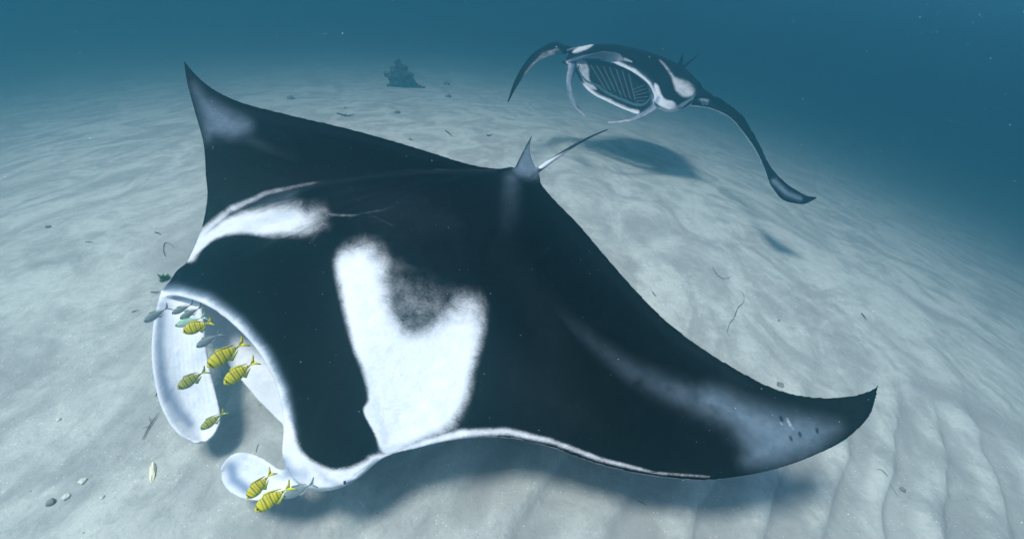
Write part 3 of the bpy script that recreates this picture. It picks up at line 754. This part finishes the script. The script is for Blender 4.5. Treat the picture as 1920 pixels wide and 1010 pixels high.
def place_fish(name, me, mat, head, tail, z, label, group, roll=0.0, cat='fish'):
    me2 = me
    if not me.materials: me.materials.append(mat)
    o = bpy.data.objects.new(name, me2); COL.objects.link(o)
    if me.materials[0] != mat:
        o.material_slots[0].link = 'OBJECT'; o.material_slots[0].material = mat
    hd, tl = at_z(*head, z), at_z(*tail, z + .03)
    ax = hd - tl; L = np.linalg.norm(ax); ax /= L
    mid = (hd + tl) / 2; v = mid - EYE; v /= np.linalg.norm(v)
    side = -v + ax * (v @ ax); side /= np.linalg.norm(side)      # square to the body, towards the viewer
    upv = np.cross(ax, side); upv *= np.sign(upv @ np.array([0, 0, 1.0]) + 1e-9)
    upv = upv + .45 * np.array([0, 0, 1.0]) * (1 + roll); upv -= ax * (upv @ ax); upv /= np.linalg.norm(upv)
    sd = np.cross(upv, ax)
    o.matrix_world = Matrix(((ax[0] * L, sd[0] * L, upv[0] * L, tl[0]), (ax[1] * L, sd[1] * L, upv[1] * L, tl[1]), (ax[2] * L, sd[2] * L, upv[2] * L, tl[2]), (0, 0, 0, 1)))
    for s in (1, -1):
        e = bpy.data.objects.new('eye', eye_me); COL.objects.link(e); e.parent = o; e.location = (.915, s * .072 * (1 if cat else 1), .03)
        e.scale = (1, .6, 1)
    tag(o, label, cat, group)
    return o

GY, GS = 'golden striped fish round the open mouth', 'silver fish round the open mouth'
YF = [((343, 623), (402, 600), .50, YM, 0, 'yellow striped fish touching the green fish under the top of the manta lip'),
      ((388, 688), (463, 640), .50, YM, 0, 'bright yellow striped fish with tail over the lip, largest in the mouth opening'),
      ((420, 720), (482, 674), .50, YM, 1, 'yellow striped fish in front of the white lower jaw of the large manta'),
      ((333, 729), (390, 690), .42, YP, 0, 'olive yellow striped fish in front of the middle of the long white head fin'),
      ((376, 805), (424, 770), .34, YP, 1, 'small olive striped fish beside the rounded tip of the long white head fin'),
      ((463, 934), (513, 884), .42, YM, 0, 'yellow striped fish in front of the short rolled white head fin'),
      ((478, 958), (550, 906), .46, YM, 1, 'lowest yellow striped fish, below the short rolled white head fin')]
for (hd, tl, z, mat, k, lab), fm in zip(YF, yellow_me): place_fish('golden_fish', fm, mat, hd, tl, z, lab, GY)
SF = [((270, 604), (319, 573), .40, GM, 'pale grey fish over sand at the outer edge of the long head fin'),
      ((322, 588), (364, 569), .47, GM, 'small silver fish uppermost under the manta lip'),
      ((337, 598), (381, 573), .48, GM, 'grey fish with greenish tail touching the manta lip'),
      ((328, 611), (386, 594), .47, GG, 'green backed fish right behind the highest golden fish'),
      ((368, 651), (416, 622), .47, GM, 'grey green fish alone in the middle of the mouth opening'),
      ((530, 932), (592, 904), .30, GM, 'pale silver fish behind the lowest golden fish under the manta head')]
for (hd, tl, z, mat, lab), fm in zip(SF, silver_me): place_fish('silver_fish', fm, mat, hd, tl, z, lab, GS)

# ------------------------------------------------------------------ things on the sand
TWIG = plain_mat('dead_twig', (.12, .12, .11), .9, .3); STRAND = plain_mat('sea_whip', (.10, .12, .10), .9, .2)
ROCK = plain_mat('grey_stone', (.22, .225, .215), .95, .35, 25, .1, .006); PALE = plain_mat('pale_rubble', (.62, .62, .55), .9, .2, 30, .1, .006)
SHELL = plain_mat('shell_cream', (.85, .82, .58), .5, .12, 18); ALGA = plain_mat('green_algae', (.09, .20, .07), .9, .3)
CORAL = plain_mat('dark_coral', (.10, .105, .10), .95, .4, 12, .1, .02)

def strand(name, pts, r, mat, label, cat, group=None, lift=0.0, parent=None, name_part=None):
    r = r * 150 * np.linalg.norm(on_ground(*pts[0]) - EYE) / FPX
    g = [on_ground(*p) + np.array([0, 0, r * .8 + (lift[i] if isinstance(lift, (list, tuple)) else lift)]) for i, p in enumerate(pts)]
    n = max(10, 6 * len(g)); c = cr(g, np.arange(len(g)), n)
    rad = [r * (1 - .55 * abs(2 * t - .8)) + r * .15 * random.uniform(-1, 1) for t in np.linspace(0, 1, n)]
    v, f = closed_loft(tube_rings(c, rad, 7)); o = mesh_obj(name, v, f, mat, parent)
    if parent is None: tag(o, label, cat, group)
    return o

def stone(name, px, py, size, mat, label, cat, group=None, seed=0, squash=.7, shape=(1, 1)):
    p = on_ground(px, py); r_ = np.random.default_rng(seed); off = r_.uniform(-9, 9, 3)
    bm = bmesh.new(); bmesh.ops.create_icosphere(bm, subdivisions=4, radius=1)
    for v in bm.verts:
        q = v.co.normalized()
        k = 1 + .35 * mnoise.noise(q * 1.3 + Vector(off)) + .18 * mnoise.noise(q * 3.2 + Vector(off)) + .07 * mnoise.noise(q * 8 + Vector(off))
        v.co = Vector((q.x * k * shape[0], q.y * k * shape[1], q.z * k * squash)) * size
    me = bpy.data.meshes.new(name); bm.to_mesh(me); bm.free(); me.polygons.foreach_set('use_smooth', [True] * len(me.polygons)); me.materials.append(mat)
    o = bpy.data.objects.new(name, me); COL.objects.link(o); o.location = p + np.array([0, 0, size * squash * .12]); o.rotation_euler = (0, 0, r_.uniform(0, 6))
    tag(o, label, cat, group); return o

def coral_head():
    p = on_ground(752, 163); d = np.linalg.norm(p - EYE); s = d / FPX        # metres per photo pixel there
    sol = []
    right = CX; up = np.array([0, 0, 1.0]); deep = np.cross(up, right)
    def blob(a, h, r, dp=0):
        c = p + right * a * s * .95 + up * h * .92 * s + deep * dp * s
        bm = bmesh.new(); bmesh.ops.create_icosphere(bm, subdivisions=3, radius=1); off = Vector((a, h, dp))
        V = []
        for v in bm.verts:
            q = v.co.normalized(); k = .95 + .42 * mnoise.noise(q * 1.9 + off) + .20 * mnoise.noise(q * 5.2 + off)
            V.append(c + np.array(q) * r * s * k)
        sol.append((V, [tuple(x.index for x in f.verts) for f in bm.faces])); bm.free()
    for a in ((-6, 44, 5), (-2, 37, 7), (-14, 32, 5), (-10, 27, 8), (2, 29, 7), (-25, 22, 5), (-17, 18, 7), (-6, 18, 9), (6, 18, 9), (14, 21, 6), (-14, 8, 6), (-4, 6, 10), (10, 6, 9), (20, 9, 6), (24, 3, 6),
              (34, 0, 4), (-21, 1, 5), (-4, 47, 4), (41, -1, 3), (8, 34, 5), (18, 20, 5), (0, 10, 8, 8), (4, 24, 6, -6), (-12, 22, 6, 6)): blob(*a)
    o = unite('coral', sol, s * 1.0, 1, CORAL)
    tag(o, 'dark ragged coral standing alone on the far hazy sand', 'coral')
coral_head()

STN = 'small stones scattered on the sand'
for k, (px, py, sz, lab) in enumerate([
        (545, 186, 9, 'small dark stone on far sand left of the coral'), (745, 212, 8, 'small dark stone on sand straight below the coral'),
        (838, 159, 9, 'faint stone on hazy sand to the right of the coral, upper of two'), (841, 182, 8, 'faint stone on hazy sand to the right of the coral, lower of two'),
        (648, 203, 4, 'tiny pebble above the thin bent twig on far sand'), (91, 426, 5, 'little round pebble alone on the sand left of the manta wing'),
        (97, 941, 8, 'dark oval pebble beside the pale rubble on near sand'), (1693, 918, 6, 'small grey pebble next to the long curved strand'),
        (1462, 722, 9, 'small dark stone peeping out behind the right wing of the large manta'), (770, 262, 5, 'small grey pebble close above the back edge of the wing'), (1460, 600, 3, 'tiny dark pebble on bright open sand')]):
    p = on_ground(px, py); s = np.linalg.norm(p - EYE) / FPX
    stone('stone', px, py, sz * s * .62, ROCK, lab, 'stone', STN, 20 + k, .75)
RB = 'pale rubble bits on near sand'
for k, (px, py, sz, lab) in enumerate([(155, 902, 8, 'pale rubble lump farthest from the dark pebble'), (124, 931, 9, 'pale knobbly rubble lump beside the dark oval pebble'), (110, 786, 5, 'tiny pale rubble bit alone on near sand'), (192, 931, 5, 'small buried pale rubble bit')]):
    p = on_ground(px, py); s = np.linalg.norm(p - EYE) / FPX
    stone('rubble', px, py, sz * s * .52, PALE, lab, 'rubble', RB, 50 + k, .7)
p = on_ground(286, 886); s = np.linalg.norm(p - EYE) / FPX
sh = stone('shell_fragment', 286, 886, s * 16, SHELL, 'narrow cream shell fragment lying on near sand', 'shell', None, 77, .32, (.26, 1.3)); _d = on_ground(289, 866) - on_ground(285, 905); sh.rotation_euler = (0, 0, math.atan2(_d[1], _d[0]) - math.pi / 2); sh.scale = (.8, .8, .8)

def forked_twig(name, lines, r, mat, label, group):
    """main stem with its side shoots as parts."""
    o = strand(name, lines[0], r, mat, label, 'twig', group, [0.004] * len(lines[0]))
    for ln in lines[1:]:
        strand('side_shoot', ln, r * .6, mat, None, None, None, [0.004] + [0.012] * (len(ln) - 1), o)
TW = 'twigs lying on the sand'
forked_twig('twig', [[(268, 825), (279, 803), (288, 789), (298, 775)], [(284, 795), (281, 782)], [(282, 799), (270, 806)]], .006, TWIG, 'forked dark twig near the long white head fin', TW)
forked_twig('twig', [[(632, 214), (643, 217), (652, 219), (664, 216)], [(650, 218), (648, 213)]], .010, TWIG, 'thin twig with a knob on far sand behind the wing', TW)
for pts, r, lab in (([(1194, 938), (1204, 942), (1214, 948)], .007, 'short stout twig on rippled sand below the right wing'),
                    ([(480, 847), (483, 836), (485, 832)], .004, 'tiny dark twig above the short rolled head fin'),
                    ([(247, 586), (253, 583), (260, 581)], .005, 'small twig left of the mouth corner'),
                    ([(160, 454), (168, 454), (176, 455)], .005, 'small straight twig on bright sand far left'),
                    ([(290, 436), (296, 437), (302, 440)], .006, 'short thick twig above the curled strand'),
                    ([(292, 742), (295, 738), (298, 733)], .007, 'dark twig end touching the outline of the long head fin'),
                    ([(282, 548), (292, 548), (300, 547)], .006, 'straight grey twig beside the manta eye'),
                    ([(1615, 588), (1620, 594), (1624, 599)], .008, 'short twig on sand at far right'),
                    ([(835, 246), (842, 251), (848, 257)], .010, 'thin slanting twig beyond the back edge of the wing'),
                    ([(912, 254), (917, 255), (922, 253)], .010, 'tiny twig left of the dorsal fin'),
                    ([(1222, 546), (1226, 551), (1230, 556)], .006, 'tiny twig close to the trailing edge of the right wing')):
    strand('twig', pts, r, TWIG, lab, 'twig', TW)
SW = 'thin sea whip strands on the sand'
for pts, r, lab in (([(1336, 500), (1342, 512), (1352, 521), (1363, 522), (1372, 518)], .0035, 'thin hooked strand on bright sand right of the large manta'),
                    ([(1363, 623), (1368, 606), (1376, 596), (1382, 580), (1386, 574), (1394, 566), (1394, 552), (1386, 544)], .0045, 'long winding strand with two bends beyond the right wing'),
                    ([(1640, 880), (1652, 880), (1662, 890), (1670, 908), (1684, 931)], .003, 'long smooth curved strand at lower right'),
                    ([(310, 480), (307, 470), (309, 456), (318, 457), (327, 464)], .0045, 'curled strand on sand left of the shoulder'),):
    strand('sea_whip', pts, r, STRAND, lab, 'sea whip', SW)

def algae():
    p = on_ground(309, 524); s = np.linalg.norm(p - EYE) / FPX; sol = []
    V, Fc = [], []
    r_ = random.Random(5)
    for i in range(70):
        a = r_.uniform(0, 6.28); rr = r_.uniform(0, 6) * s; b = p + np.array([math.cos(a) * rr, math.sin(a) * rr, 0])
        t = b + np.array([r_.uniform(-5, 5), r_.uniform(-5, 5), r_.uniform(3, 10)]) * s; w = r_.uniform(.8, 1.7) * s; q = r_.uniform(0, 3.14)
        dx = np.array([math.cos(q), math.sin(q), 0]) * w; m = (b + t) / 2 + np.array([0, 0, 2 * s]); o = len(V)
        V += [b - dx * .4, b + dx * .4, m + dx, t, m - dx, m + np.array([-dx[1], dx[0], 0]) * .5]; Fc += [(o, o + 1, o + 5), (o + 1, o + 2, o + 5), (o + 2, o + 3, o + 5), (o + 3, o + 4, o + 5), (o + 4, o, o + 5)]
    tag(mesh_obj('algae_tuft', V, Fc, ALGA, None, False), 'small green algae tuft on sand behind the manta head', 'algae')
algae()

# ------------------------------------------------------------------ drifting specks in the water
def marine_snow(n=5000):
    V, Fc = [], []
    base = np.array([(1, 0, 0), (-1, 0, 0), (0, 1, 0), (0, -1, 0), (0, 0, 1), (0, 0, -1)], float)
    fc = [(0, 2, 4), (2, 1, 4), (1, 3, 4), (3, 0, 4), (2, 0, 5), (1, 2, 5), (3, 1, 5), (0, 3, 5)]
    k = 0
    while k < n:
        p = np.array([rng.uniform(-2.6, 3.2), rng.uniform(.2, 4.5), rng.uniform(.1, H + .2)])
        d = np.linalg.norm(p - EYE)
        if d < .9: continue
        r = rng.uniform(.0005, .0012) * (1 if rng.random() > .03 else 1.3); o = len(V)
        sc = rng.uniform(.6, 1.4, 3)
        V += [tuple(p + q * r * sc) for q in base]; Fc += [tuple(i + o for i in f) for f in fc]; k += 1
    m = plain_mat('drifting_speck', (.70, .74, .76), .9, .1)
    tag(mesh_obj('marine_snow', V, Fc, m), 'tiny pale specks drifting in the water', None, None, 'stuff')
marine_snow()
